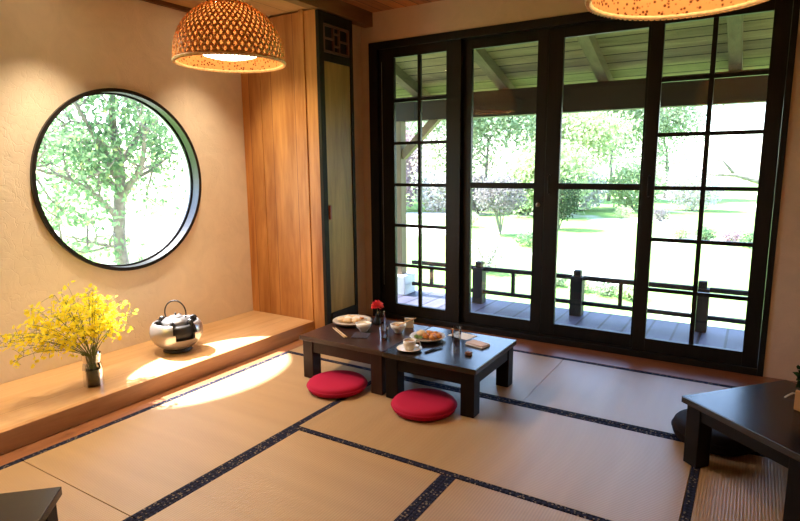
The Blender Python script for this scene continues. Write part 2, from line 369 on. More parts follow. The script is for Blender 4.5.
b.box(XF - .022, XF - .004, y0, y0 + e, z0, z1); b.box(XF - .022, XF - .004, y1 - e, y1, z0, z1)
ym = (y0 + y1) / 2; zm = (z0 + z1) / 2
for yy in (ym - .035, ym + .035): b.box(XF - .022, XF - .004, yy - .006, yy + .006, z0, z1)
b.box(XF - .022, XF - .005, y0, ym - .035, zm - .006, zm + .006); b.box(XF - .022, XF - .005, ym + .035, y1, zm - .006, zm + .006)
for zz in (zm - .045, zm + .045): b.box(XF - .022, XF - .005, ym - .035, ym + .035, zz - .006, zz + .006)
at_parent(b.build('lattice_panel', M['lattice']), cab)
struct(MB().box(XL, -.1, .9, YB, -.03, ZS).build('wall_recess', M['wall2']))

# round window
w = struct(bpy.data.objects.new('window_1', None)); col.objects.link(w); w.location = WC
def ring(r0, r1, x0, x1, name, mat, n=96):
    mb = MB(); vs = []
    for k in range(n):
        a = 2 * PI * k / n; c, s = math.cos(a), math.sin(a)
        vs += [(x0, r0 * c, r0 * s), (x0, r1 * c, r1 * s), (x1, r1 * c, r1 * s), (x1, r0 * c, r0 * s)]
    fs = []
    for k in range(n):
        l = (k + 1) % n
        for i in range(4): j = (i + 1) % 4; fs.append((k * 4 + i, l * 4 + i, l * 4 + j, k * 4 + j))
    return mb.add(vs, fs).build(name, mat, w)
ring(.588, .612, -.045, .022, 'window_frame', M['black_metal'])
ring(.578, .606, -.075, -.060, 'window_track', M['black_metal'])
mb = MB(); vs = [(-.068, .58 * math.cos(2 * PI * k / 64), .58 * math.sin(2 * PI * k / 64)) for k in range(64)]
mb.add(vs, [tuple(range(64))]); mb.build('pane', M['glass'], w)

# ------------------------------------------------------------------ glass doors
b = MB()
b.box(-.02, .065, YB - .012, YB + .12, 0, 2.36); b.box(2.947, 2.98, YB - .012, YB + .12, 0, 2.36)
b.box(.065, 2.947, YB - .012, YB + .12, 2.30, 2.36); b.box(.065, 2.947, YB - .012, YB + .12, 0, .045)
b.box(2.89, 2.925, YB + .05, YB + .12, .045, 2.3); b.box(.065, .10, YB + .05, YB + .12, .045, 2.3)
struct(b.build('trim_7', M['door_black'], bevel=.003))
def door(n, x0, x1, p0, p1, y, grid, handle=None, lock=None):
    r = struct(bpy.data.objects.new('door_%d' % n, None)); col.objects.link(r); r.location = (x0, y, .045)
    zb, zt = .14, 2.225; Z0, Z1 = .0, 2.255; t = .036
    a0, a1 = p0 - x0, p1 - x0; W = x1 - x0; zb -= .045; zt -= .045
    b = MB(); b.box(0, a0, 0, t, Z0, Z1); b.box(a1, W, 0, t, Z0, Z1); b.box(a0, a1, 0, t, Z0, zb); b.box(a0, a1, 0, t, zt, Z1)
    b.build('door_frame', M['door_black'], r, bevel=.002)
    MB().box(a0, a1, t * .45, t * .55, zb, zt).build('pane', M['glass'], r)
    b = MB()
    if grid:
        xm = (a0 + a1) / 2 - .005; b.box(xm - .014, xm + .014, .006, t - .006, zb, zt)
        for k in range(1, 6):
            z = zb + (zt - zb) * k / 6; b.box(a0, a1, .008, t - .008, z - .013, z + .013)
    else:
        z = 1.185 - .045; b.box(a0, a1, .003, t - .003, z - .022, z + .022)
    b.build('glazing_bar', M['door_black'], r)
    if handle is not None:
        hx = handle - x0
        b = MB(); b.tube([(hx, 0, 1.08), (hx, -.028, 1.09), (hx, -.03, 1.15), (hx, -.028, 1.21), (hx, 0, 1.22)], .006, 8)
        hh = b.build('handle', M['black_metal'], r, smooth=True)
    if lock is not None:
        lx = lock - x0
        b = MB(); b.lathe([(0, .0), (.016, .0), (.016, .012), (.008, .014), (.008, .03), (0, .03)], 20)
        o = b.build('lock', pbr('lock_metal', (.35, .32, .28), .35, metal=.8), r, smooth=False); o.rotation_euler = (PI / 2, 0, 0); o.location = (lx, 0, 1.0)
        o['label'] = 'small metal lock knob'
    return r
door(1, .075, .832, .215, .705, YB + .010, True)
door(2, .79, 1.505, .905, 1.425, YB + .055, False, lock=1.462)
door(3, 1.507, 2.245, 1.612, 2.168, YB + .055, False, handle=1.545)
door(4, 2.19, 2.945, 2.27, 2.857, YB + .010, True, handle=2.235)
# thin steel track strips beside panels
struct(MB().box(.096, .101, YB + .003, YB + .0095, .3, 2.2).build('trim_8', pbr('steel_strip', (.45, .45, .45), .35, metal=.9)))

# ------------------------------------------------------------------ tatami
def tatami(x0, x1, y0, y1, label):
    cx, cy = (x0 + x1) / 2, (y0 + y1) / 2; W, D = x1 - x0 - .003, y1 - y0 - .003
    r = empty('tatami_mat', (cx, cy, -.03), label, 'tatami mat', 'woven tatami mats covering the floor')
    along = 'x' if W > D else 'y'; hw = .034
    if along == 'x':
        MB().box(-W / 2, W / 2, -D / 2 + hw, D / 2 - hw, 0, .03).build('woven_surface', M['tat_x'], r, bevel=.002)
        for s in (-1, 1):
            a, c = sorted((s * D / 2, s * (D / 2 - hw)))
            MB().box(-W / 2, W / 2, a, c, 0, .0315).build('cloth_border', M['heri'], r, bevel=.0015)
    else:
        MB().box(-W / 2 + hw, W / 2 - hw, -D / 2, D / 2, 0, .03).build('woven_surface', M['tat_y'], r, bevel=.002)
        for s in (-1, 1):
            a, c = sorted((s * W / 2, s * (W / 2 - hw)))
            MB().box(a, c, -D / 2, D / 2, 0, .0315).build('cloth_border', M['heri'], r, bevel=.0015)
    return r
tatami(0, .9, -1.8, 0, 'sunlit tatami mat lying alongside the wooden platform')
tatami(0, .9, -3.6, -1.8, 'tatami mat under the dark table in the near left corner')
tatami(0, 1.8, 0, .9, 'tatami mat behind the joined low tables, nearest the cabinet')
tatami(1.8, 3.6, 0, .9, 'bluish tatami mat before the rightmost glass door')
tatami(.9, 2.7, -.9, 0, 'central tatami mat with the right red cushion on it')
tatami(.9, 1.8, -2.7, -.9, 'tatami mat in the foreground, left of the double border strip at bottom centre')
tatami(1.8, 2.7, -2.7, -.9, 'orange tatami mat in the foreground, right of the double border strip at bottom centre')
tatami(2.7, 3.6, -1.8, 0, 'orange tatami mat under the dark table at right')
tatami(.9, 2.7, -3.6, -2.7, 'tatami mat behind the foreground mats, nearest the viewer')
tatami(2.7, 3.6, -3.6, -1.8, 'tatami mat in the near right corner')

# ------------------------------------------------------------------ low tables
def low_table(name, loc, rz, W, D, H, label, mat, leg=.08, over=.0, top=.03, apron=.075, group=None, inset=0):
    r = empty(name, loc, label, 'table', group, rz)
    MB().box(0, W, 0, D, H - top, H).build('tabletop', mat, r, bevel=.003)
    fm = M['frame_brown'] if mat is M['tableA'] else M['frame_dark']
    i = over
    for (a, c) in ((i, i), (W - i - leg, i), (i, D - i - leg), (W - i - leg, D - i - leg)):
        MB().box(a, a + leg, c, c + leg, 0, H - top).build('leg', fm, r, bevel=.003)
    b = MB(); t = .025; k = i + .006; z0, z1 = H - top - apron, H - top
    b.box(i + leg, W - i - leg, k, k + t, z0, z1); b.box(i + leg, W - i - leg, D - k - t, D - k, z0, z1)
    b.box(k, k + t, i + leg, D - i - leg, z0, z1); b.box(W - k - t, W - k, i + leg, D - i - leg, z0, z1)
    b.build('apron', fm, r, bevel=.002)
    return r
low_table('low_table', (.440, -.325, .0015), 0, .635, .59, .28, 'dark brown square low table with left red cushion, holding the plate of rolls', M['tableA'], over=.014, group='low tables')
low_table('low_table', (1.080, -.335, .0015), 0, .59, .61, .28, 'blackish square low table with right red cushion, holding the cup and saucer', M['table'], over=.014, group='low tables')
low_table('low_table', (2.636, -.237, .0015), math.radians(-41), .60, .62, .31, 'dark low table at right edge holding the orange pot', M['table'], leg=.075, over=.018, apron=.06, group='low tables')
c, s = math.cos(math.radians(-43)), math.sin(math.radians(-43))
# near-left table: its far corner at (.97,-2.09)
low_table('low_table', (.975, -2.09, .0015), math.radians(-136), .62, .62, .31, 'dark low table cut off by bottom left corner', M['table'], over=.015, group='low tables')

def cushion(x, y, r_, h, label, mat=None, z=.0015, group='round crimson floor cushions'):
    r = empty('floor_cushion', (x, y, z), label, 'cushion', group)
    pr = [(0, 0), (r_ * .86, 0), (r_ * .95, h * .12), (r_, h * .38), (r_, h * .58), (r_ * .965, h * .85), (r_ * .88, h * .985), (r_ * .6, h), (r_ * .3, h * .97), (0, h * .96)]
    MB().lathe(pr, 56).build('cover', mat or M['cushion'], r, smooth=True, sub=1)
    pts = [(r_ * 1.0 * math.cos(2 * PI * k / 56), r_ * 1.0 * math.sin(2 * PI * k / 56), h * .55) for k in range(56)]
    MB().tube(pts, .004, 6, closed=True).build('piping', mat or M['cushion'], r, smooth=True)
    return r
cushion(.765, -.36, .182, .062, 'round crimson floor cushion at left, tucked under the brown table')
cushion(1.368, -.35, .182, .062, 'round crimson floor cushion nearer the viewer, tucked under the blackish table')
cushion(2.77, .06, .19, .10, 'dark brown round cushion behind the leg of the right table', M['darkcushion'], group=None)

# ------------------------------------------------------------------ tableware (table top z = .2915)
TZ = .2817
def dish(name, loc, prof, mat, label, cat, n=40):
    r = empty(name, loc, label, cat)
    MB().lathe(prof, n).build('dish', mat, r, smooth=True)
    return r
def blob(mb, c, r, sq=(1, 1, 1), n=10, rot=0, noise=.12):
    vs = []; fs = []; c = Vector(c)
    for i in range(1, n // 2 + 1):
        th = PI * i / (n // 2 + 1)
        for k in range(n):
            a = 2 * PI * k / n; q = 1 + random.uniform(-noise, noise)
            p = Vector((math.sin(th) * math.cos(a) * r * sq[0] * q, math.sin(th) * math.sin(a) * r * sq[1] * q, math.cos(th) * r * sq[2]))
            vs.append(c + Matrix.Rotation(rot, 3, 'Z') @ p)
    m = n // 2; vs += [c + Vector((0, 0, r * sq[2])), c - Vector((0, 0, r * sq[2]))]
    for i in range(m - 1):
        for k in range(n):
            l = (k + 1) % n; fs.append((i * n + k, (i + 1) * n + k, (i + 1) * n + l, i * n + l))
    for k in range(n):
        l = (k + 1) % n; fs.append((len(vs) - 2, k, l)); fs.append((len(vs) - 1, (m - 1) * n + l, (m - 1) * n + k))
    mb.add(vs, fs)
# plate of rolls
r = empty('serving_plate', (.575, .06, TZ), 'dark-rimmed oval plate of sliced rolls at left end of the brown table', 'plate')
o = MB().lathe([(0, 0), (.085, 0), (.12, .012), (.135, .026), (.131, .028), (.118, .018), (.085, .008), (0, .008)], 48).build('dish', M['platerim'], r, smooth=True)
MB().lathe([(0, .0105), (.085, .0105), (.118, .021), (.131, .0295), (.128, .031), (.112, .0225), (.08, .012), (0, .012)], 48).build('liner', M['plate'], r, smooth=True)
for i, (x, y, a) in enumerate([(-.06, -.035, .3), (-.035, .0, .3), (-.01, -.03, .5), (-.055, .04, .1), (.015, .03, .7), (.045, -.01, .8), (-.02, .055, .2), (.055, .045, .9)]):
    mb = MB(); blob(mb, (x, y, .030), .027, (1.25, .8, .65), 12, a, .08)
    o = mb.build('food_roll', [M['wrap'], M['rice']][i % 3 == 1], r, smooth=True)
mb = MB()
for k in range(9): blob(mb, (.055 + random.uniform(-.03, .03), .0 + random.uniform(-.03, .04), .028 + random.uniform(0, .012)), .012, (1, 1, .8), 8)
mb.build('garnish', M['fried'], r, smooth=True)
BOWL = [(0, 0), (.024, 0), (.026, .006), (.030, .012), (.046, .032), (.052, .056), (.049, .056), (.043, .035), (.028, .016), (0, .014)]
for (x, y, lab) in ((.745, -.045, 'cream rice bowl between the plate of rolls and the water glasses'), (.955, .045, 'cream bowl with resting spoon in front of the small card')):
    r = dish('rice_bowl', (x, y, TZ), BOWL, M['ceramic'], lab, 'bowl')
    MB().lathe([(0, .046), (.0445, .044), (.044, .040), (0, .040)], 30).build('soup', M['soup'] if x > .9 else M['rice'], r, smooth=True)
sp = MB(); sp.tube([(0, 0, 0), (.05, .03, .022), (.10, .06, .045)], [.004, .0035, .003], 8); blob(sp, (-.006, -.003, -.002), .014, (1.3, .9, .3), 10, .5, 0)
tag(sp.build('soup_spoon', M['chop'], smooth=True), 'pale wooden spoon leaning out of the cream bowl by the card', 'spoon').location = (.955, .045, TZ + .05)
# chopsticks
for i, (a, b_) in enumerate(((( .535, -.10), (.735, -.235)), ((.55, -.093), (.74, -.222)))):
    mb = MB(); mb.tube([(a[0], a[1], TZ + .006), (b_[0], b_[1], TZ + .006)], [.0028, .0048], 8)
    o = mb.build('chopstick', M['chop'], smooth=True)
    tag(o, 'pale bamboo chopstick lying before the plate of rolls', 'chopstick', 'pair of pale chopsticks')
# dark woven trivet
r = empty('lattice_trivet', (.79, -.14, TZ), 'small dark lattice trivet beside the pale chopsticks', 'trivet')
b = MB()
for k in range(5):
    t = -.045 + k * .0225; b.box(t - .004, t + .004, -.05, .05, 0, .004); b.box(-.05, .05, t - .004, t + .004, .0035, .0065)
b.build('lattice', pbr('trivet_dark_blue', (.09, .085, .12), .5), r).rotation_euler = (0, 0, .4)
# carnation
r = empty('bud_vase', (.735, .13, TZ), 'small dark vase holding one red carnation at back of the brown table', 'vase')
MB().lathe([(0, 0), (.022, 0), (.026, .01), (.024, .03), (.012, .055), (.010, .07), (.012, .073), (.008, .07), (0, .02)], 24).build('vase_body', M['black'], r, smooth=True)
r2 = empty('red_carnation', (.735, .13, TZ + .022), 'single red carnation standing in the small dark vase', 'flower')
MB().tube([(0, 0, 0), (.002, 0, .05), (0, .003, .10)], .0025, 6).build('stem', M['stem'], r2, smooth=True)
mb = MB()
for k in range(90):
    th = math.acos(1 - random.random() * 1.25); a = random.uniform(0, 2 * PI)
    d = Vector((math.sin(th) * math.cos(a), math.sin(th) * math.sin(a), math.cos(th))); u = d.cross(Vector((.3, .5, .8))).normalized(); v = d.cross(u)
    R_ = random.uniform(.026, .042); c0 = Vector((0, .003, .105)); p = c0 + d * R_; w_ = .015
    mb.add([c0 + d * .004, p + u * w_ - v * .003, p + d * .006 + v * .006, p - u * w_ - v * .003], [(0, 1, 2), (0, 2, 3)])
mb.build('petals', M['petal_red'], r2)
# glasses
def tumbler(x, y, label, h=.085, rad=.030):
    r = empty('water_glass', (x, y, TZ), label, 'glass', 'clear water glasses')
    MB().lathe([(0, .006), (rad * .8, .006), (rad * .97, h), (rad, h), (rad * .86, 0), (0, 0)], 32).build('glass_body', M['drink_glass'], r)
    MB().lathe([(0, .0065), (rad * .78, .0065), (rad * .86, h * .55), (0, h * .55)], 32).build('water', M['water'], r)
tumbler(.745, .165, 'clear water glass behind another, right of the carnation vase')
tumbler(.96, -.13, 'clear water glass standing nearest the front between the cream bowls')
tumbler(1.365, .06, 'clear water glass alone on the right table beside the plate of fried food', .09, .032)
o = MB().box(-.03, .03, -.008, .008, 0, .065).build('standing_card', M['kraft'], bevel=.001); tag(o, 'small cream card standing at the back edge between the tables', 'card'); o.location = (.96, .175, TZ); o.rotation_euler = (0, 0, .4)
# cup and saucer
r = empty('tea_saucer', (1.20, -.225, TZ), 'round cream saucer under the teacup at front of the blackish table', 'saucer')
MB().lathe([(0, 0), (.035, 0), (.06, .009), (.075, .014), (.074, .016), (.055, .012), (.03, .005), (0, .005)], 40).build('dish', M['ceramic'], r, smooth=True)
r = empty('teacup', (1.20, -.225, TZ + .0052), 'cream teacup standing on its saucer', 'cup')
MB().lathe([(0, 0), (.026, 0), (.03, .005), (.036, .03), (.038, .055), (.0355, .055), (.033, .03), (.026, .007), (0, .006)], 36).build('cup_body', M['ceramic'], r, smooth=True)
MB().lathe([(0, .046), (.035, .046), (.034, .042), (0, .042)], 30).build('tea', M['tea'], r)
MB().tube([(.036 * math.cos(.5), .036 * math.sin(.5), .044), (.058 * math.cos(.5), .058 * math.sin(.5), .046), (.064 * math.cos(.5), .064 * math.sin(.5), .030), (.052 * math.cos(.5), .052 * math.sin(.5), .014), (.033 * math.cos(.5), .033 * math.sin(.5), .014)], .004, 8).build('handle', M['ceramic'], r, smooth=True)
# fried food plate
r = empty('food_plate', (1.19, .01, TZ), 'round pale plate of golden fried food on the blackish table', 'plate')
MB().lathe([(0, 0), (.06, 0), (.095, .012), (.112, .022), (.11, .025), (.09, .016), (.055, .007), (0, .007)], 48).build('dish', M['plate'], r, smooth=True)
for i, (x, y, z, q) in enumerate([(-.045, .01, .028, 0), (.0, -.02, .027, 1), (.035, .01, .027, 1), (.0, .035, .03, 1), (.05, -.025, .026, 1), (.065, .03, .024, 1), (-.02, .05, .026, 1), (.025, .055, .024, 1)]):
    mb = MB(); blob(mb, (x, y, z), .030 if not q else .021, (1.1, 1, .75), 12, i, .12)
    mb.build('food_piece', M['wrap'] if not q else M['fried'], r, smooth=True)
mb = MB()
for k in range(8): blob(mb, (-.05 + random.uniform(-.02, .03), -.035 + random.uniform(-.02, .02), .018), .010, (1.3, 1, .5), 6)
mb.build('salad', M['greenfood'], r)
o = MB().box(-.075, .075, -.055, .055, 0, .002).build('paper_mat', M['paper']); tag(o, 'flat white paper lying behind the lone water glass', 'paper'); o.location = (1.345, .185, TZ); o.rotation_euler = (0, 0, -.2)
r = empty('folded_napkin', (1.505, .06, TZ), 'folded pale pink napkin near back right of the blackish table', 'napkin', rz=-.25)
MB().box(-.065, .065, -.04, .04, 0, .007).build('lower_fold', M['paper'], r, bevel=.002); MB().box(-.062, .064, -.038, .034, .0072, .016).build('upper_fold', pbr('pinkish_cloth', (.75, .60, .54), .8), r, bevel=.003)
r = MB().box(-.018, .018, -.014, .014, 0, .018).build('wrapped_sweet', M['choc'], bevel=.003); tag(r, 'tiny brown wrapped sweet near front of the blackish table', 'sweet'); r.location = (1.535, -.13, TZ)
for i in (0, 1):
    mb = MB(); mb.tube([(1.30 + i * .012, -.23, TZ + .005), (1.34 + i * .010, -.09, TZ + .007)], [.003, .004], 8)
    tag(mb.build('dark_chopstick', M['black'], smooth=True), 'dark chopstick resting right of the saucer', 'chopstick', 'pair of dark chopsticks')

# ------------------------------------------------------------------ right table pot
r = empty('ochre_pot', (3.125, -.155, .3115), 'square orange-ochre pot at right edge of the photo', 'pot', rz=math.radians(-41))
b = MB(); b.box(-.05, .05, -.05, .05, 0, .09); b.build('pot_body', M['orange'], r, bevel=.006)
MB().box(-.044, .044, -.044, .044, .0905, .094).build('soil', M['moss'], r)
r2 = empty('dark_potted_shrub', (3.125, -.155, .4055), 'dark leafy little plant growing from the orange pot', 'plant')
def leaves(mb, pts, size, spread=1.0, up=0.0):
    n = len(pts)
    d = RN.normal(size=(n, 3)); d[:, 2] += up; d /= np.linalg.norm(d, axis=1)[:, None]
    e = RN.normal(size=(n, 3)); u = np.cross(d, e); u /= np.linalg.norm(u, axis=1)[:, None]; w_ = np.cross(d, u)
    s = size * RN.uniform(.6, 1.3, n)[:, None]
    a = pts; l = pts + d * s * .5 + u * s * .28 + w_ * s * .08; t = pts + d * s; r_ = pts + d * s * .5 - u * s * .28 + w_ * s * .08
    V = np.stack([a, l, t, r_], 1).reshape(-1, 3); b0 = len(mb.v)
    mb.v += [tuple(v) for v in V.tolist()]
    F = []
    for i in range(n):
        k = b0 + 4 * i; F.append((k, k + 1, k + 2)); F.append((k, k + 2, k + 3))
    mb.f += F; mb.m += [0] * len(F)
def ball_pts(n, c, r, shell=.5):
    d = RN.normal(size=(n, 3)); d /= np.linalg.norm(d, axis=1)[:, None]
    q = (shell + (1 - shell) * RN.random(n)) ** .7
    return np.array(c) + d * q[:, None] * np.array(r)
mb = MB(); leaves(mb, ball_pts(1000, (0, 0, .062), (.068, .068, .062), .2), .03); mb.build('foliage', M['darkleaf'], r2)
mb = MB()
for k in range(5): mb.tube([(0, 0, -.012), (random.uniform(-.03, .03), random.uniform(-.03, .03), .05)], .003, 5)
mb.build('stem', M['stem'], r2)
r = MB(); r.tube([(3.03, -.03, .313), (3.045, -.015, .322), (3.06, .0, .328), (3.075, .012, .326)], [.0035, .004, .004, .003], 8)
tag(r.build('white_spoon', M['ceramic'], smooth=True), 'thin white porcelain handle lying left of the orange pot', 'spoon')

# ------------------------------------------------------------------ platform: brazier + kettle
BC = (-.445, -.575, PZ + .001)
r = empty('charcoal_brazier', BC, 'rounded silver-grey brazier bowl on the wooden platform below the round window', 'brazier')
r.scale = (1, 1, 1.12)
prof = [(.085, .028), (.11, .034), (.145, .060), (.168, .095), (.173, .130), (.166, .160), (.150, .182), (.142, .188), (.134, .184), (.146, .165), (.155, .13), (.148, .09), (.12, .055), (.07, .045), (0, .045)]
# the fire opening faces the viewer (towards -y, +x)
n = 64; a_open = math.radians(-18)
def skp(i, k):
    a = (2 * PI * (k + .5) / n - a_open + PI) % (2 * PI) - PI
    w_ = .50 if i in (4, 5, 6, 7, 8, 9) else (.42 if i in (3, 10) else 0)
    return abs(a) < w_ and 3 <= i <= 10
o = MB().lathe(prof, n, skip=skp).build('bowl_body', M['silver'], r, smooth=True)
MB().lathe([(0, 0), (.085, 0), (.095, .006), (.088, .016), (.080, .029), (0, .029)], 40).build('foot_ring', M['black'], r, smooth=True)
MB().lathe([(0, .046), (.118, .060), (.140, .090), (.146, .13), (.139, .160), (.128, .178), (.120, .170), (.125, .13), (.10, .085), (0, .07)], 48).build('inner_liner', M['black'], r, smooth=True)
for k in range(6):
    mb = MB(); a = k * PI / 3 + .2; x, y = math.cos(a) * .118, math.sin(a) * .118
    blob(mb, (x, y, .182), .024, (1.2, .7, 1.1), 8, a, .1)
    mb.build('charcoal_lump', M['black'], r)
k_ = empty('tea_kettle', (BC[0], BC[1], PZ + .148), 'grey iron kettle with arched handle nested in the silver brazier', 'kettle')
k_.scale = (.9, .9, .98)
MB().lathe([(0, 0), (.07, 0), (.098, .02), (.107, .045), (.098, .068), (.075, .085), (.05, .092), (.046, .094), (.0, .094)], 44).build('kettle_body', M['kettle'], k_, smooth=True)
lid = MB().lathe([(0, .104), (.02, .103), (.046, .097), (.050, .092), (0, .092)], 36).build('lid', M['kettle'], k_, smooth=True)
MB().lathe([(0, .120), (.007, .119), (.009, .114), (.005, .108), (.004, .101), (0, .101)], 16).build('knob', M['black'], lid, smooth=True)
pts = []
hd = math.radians(28)
for k in range(21):
    a = PI * (-.12 + 1.24 * k / 20); rr = .082
    q = math.cos(a) * rr; pts.append((q * math.cos(hd), q * math.sin(hd), .115 + .075 * math.sin(a) * 1.15 + .005))
MB().tube(pts, .005, 8).build('handle', M['black'], k_, smooth=True)
MB().tube([(.085 * math.cos(-.9), .085 * math.sin(-.9), .045), (.12 * math.cos(-.9), .12 * math.sin(-.9), .065), (.135 * math.cos(-.9), .135 * math.sin(-.9), .088)], [.02, .013, .009], 12).build('spout', M['kettle'], k_, smooth=True)

# ------------------------------------------------------------------ platform: vase of yellow orchids
VC = Vector((-.33, -1.235, PZ + .001))
r = empty('glass_vase', VC, 'clear glass vase with dark moss in its base on the left of the platform', 'vase')
MB().lathe([(0, .006), (.048, .006), (.050, .10), (.043, .14), (.050, .19), (.053, .19), (.046, .14), (.053, .10), (.053, .0), (0, 0)], 40).build('glass_body', M['drink_glass'], r)
mb = MB(); mb.lathe([(0, .007), (.045, .007), (.047, .06), (.046, .085), (.03, .10), (0, .10)], 24, wob=lambda a, z: 1 - .06 * abs(math.sin(a * 5 + z * 40)))
mb.build('moss_ball', M['moss'], r, smooth=True)
fl = empty('yellow_orchid_spray', VC + Vector((0, 0, .10)), 'wide spray of small yellow orchid blossoms on thin stems in the glass vase', 'flowers')
stm = MB(); fb = MB()
def blossom(p, s):
    d = Vector(RN.normal(size=3)); d.normalize(); u = d.orthogonal().normalized(); v = d.cross(u)
    for k in range(5):
        a = 2 * PI * k / 5 + .3; L = s * (1.35 if k == 0 else .85); W_ = s * (.62 if k == 0 else .36)
        e = (u * math.cos(a) + v * math.sin(a)); g = d.cross(e)
        fb.add([p, p + e * L * .6 + g * W_ + d * s * .15, p + e * L + d * s * .1, p + e * L * .6 - g * W_ + d * s * .15], [(0, 1, 2), (0, 2, 3)])
for k in range(40):
    # fan parallel to the wall (mostly y), with some x depth
    t = (k + .5) / 40; ang = math.radians(-66 + 108 * t + random.uniform(-5, 5))
    L = random.uniform(.36, .52) if ang < .15 else random.uniform(.28, .42)
    if ang < -.5: L *= 1.08
    dx = random.uniform(-.30, .22)
    tip = Vector((dx * L * 1.3, math.sin(ang) * L, math.cos(ang) * L * .86 + .06))
    mid = tip * .5 + Vector((0, 0, .06 + .03 * abs(ang)))
    b0 = Vector((random.uniform(-.025, .025), random.uniform(-.025, .025), -.03)); nk = Vector((b0.x * 1.2, math.sin(ang) * .03, .085))
    pts = [b0, nk]
    for q in range(1, 9):
        u = q / 8; pts.append(nk * (1 - u) ** 2 + mid * 2 * u * (1 - u) + (tip + Vector((0, 0, -.05 * u * abs(math.sin(ang))))) * u * u)
    stm.tube(pts, [.0022 - .00012 * i for i in range(len(pts))], 5)
    for q in range(4, 10):
        for j in range(random.choice((2, 2, 3))):
            base = pts[q]; off = Vector(RN.normal(size=3)) * .030; e = base + off
            if e.x + VC.x < XL + .03: e.x = XL + .03 - VC.x
            stm.tube([base, base + off * .6 + Vector((0, 0, .004)), e], .0009, 4)
            for z in range(random.choice((2, 2, 3))): blossom(e + Vector(RN.normal(size=3)) * .014, random.uniform(.009, .0155))
o1 = stm.build('stems', M['stem'], fl); o2 = fb.build('blossoms', M['yellow'], fl)

# ------------------------------------------------------------------ pendant lamps
def pendant(loc, R, H, label, ceiling_z):
    r = empty('bamboo_pendant_lamp', loc, label, 'pendant lamp', 'woven bamboo pendant lamps')
    def P(t, a, rr=1.0):   # t 0 rim .. 1 top
        ph = t * PI / 2 * .93 - .10
        return Vector((math.cos(ph) * R * rr * math.cos(a), math.cos(ph) * R * rr * math.sin(a), (math.sin(ph) + .10) * H * rr))
    nS = 54
    for fam in (1, -1):
        mb = MB()
        for k in range(nS):
            a0 = 2 * PI * k / nS; K = 22; vs = []
            for i in range(K + 1):
                t = i / K; a = a0 + fam * t * .95; ph = t * PI / 2 * .93; w_ = (.0050 if R > .25 else .0046) * (math.cos(ph) * .8 + .2) * R / .3 * 1.45
                c = P(t, a, 1 + .006 * fam * (1 if (i + k) % 2 else -1)); tg = (P(min(1, t + .01), a + fam * .0095) - c).normalized(); nrm = Vector((c.x, c.y, c.z)).normalized(); sd = tg.cross(nrm).normalized()
                vs += [c + sd * w_ + nrm * .0008, c - sd * w_ + nrm * .0008, c - sd * w_ - nrm * .0012, c + sd * w_ - nrm * .0012]
            fs = []
            for i in range(K):
                for j in range(4): l = (j + 1) % 4; fs.append((i * 4 + j, i * 4 + l, i * 4 + 4 + l, i * 4 + 4 + j))
            mb.add(vs, fs)
        mb.build('outer_weave', M['lampweave'], r, smooth=False)
    mb = MB(); prof = []
    for i in range(15):
        p = P(i / 14, 0, .955); prof.append((max(p.x, .012), p.z + .004))
    mb.lathe(prof, 48).build('inner_shade', M['lining'], r, smooth=True)
    pr = []
    for i in range(9):
        a = 2 * PI * i / 8; pr.append((R * .985 + math.cos(a) * .012, .006 + math.sin(a) * .010))
    MB().lathe(pr, 64).build('rim', M['rim'], r, smooth=True)
    mb = MB()
    for k in range(90):
        a = 2 * PI * k / 90; c, s = math.cos(a), math.sin(a); c2, s2 = math.cos(a + .05), math.sin(a + .05)
        mb.tube([(R * .972 * c, R * .972 * s, .014), (R * 1.003 * c2, R * 1.003 * s2, .016), (R * 1.005 * c, R * 1.005 * s, -.004), (R * .975 * c2, R * .975 * s2, -.006)], .0022, 4, cap=False)
    mb.build('rim_binding', M['lampweave'], r)
    # opal diffuser globe
    g = MB(); g.lathe([(0, .030), (R * .32, .032), (R * .48, .044), (R * .52, .060), (R * .46, .085), (R * .28, .115), (.03, .125), (0, .125)], 40)
    g.build('diffuser', M['frost'], r, smooth=True)
    MB().lathe([(0, H * 1.125), (.035, H * 1.12), (.05, H * 1.085), (.05, H * 1.05), (0, H * 1.05)], 24).build('top_cap', M['black'], r, smooth=True)
    MB().tube([(0, 0, H * 1.1), (0, 0, ceiling_z - loc[2] - .02)], .003, 8).build('cord', M['black'], r)
    MB().lathe([(0, ceiling_z - loc[2] - .025), (.05, ceiling_z - loc[2] - .022), (.05, ceiling_z - loc[2]), (0, ceiling_z - loc[2])], 24).build('ceiling_rose', M['black'], r)
    return r
pendant((.25, -.60, 1.925), .305, .305, 'woven bamboo dome pendant lamp at upper left, before the cedar cabinet', ZC)
pendant((2.60, -.80, 1.885), .305, .305, 'woven bamboo pendant lamp cut off by top edge, before the glass doors', ZC)
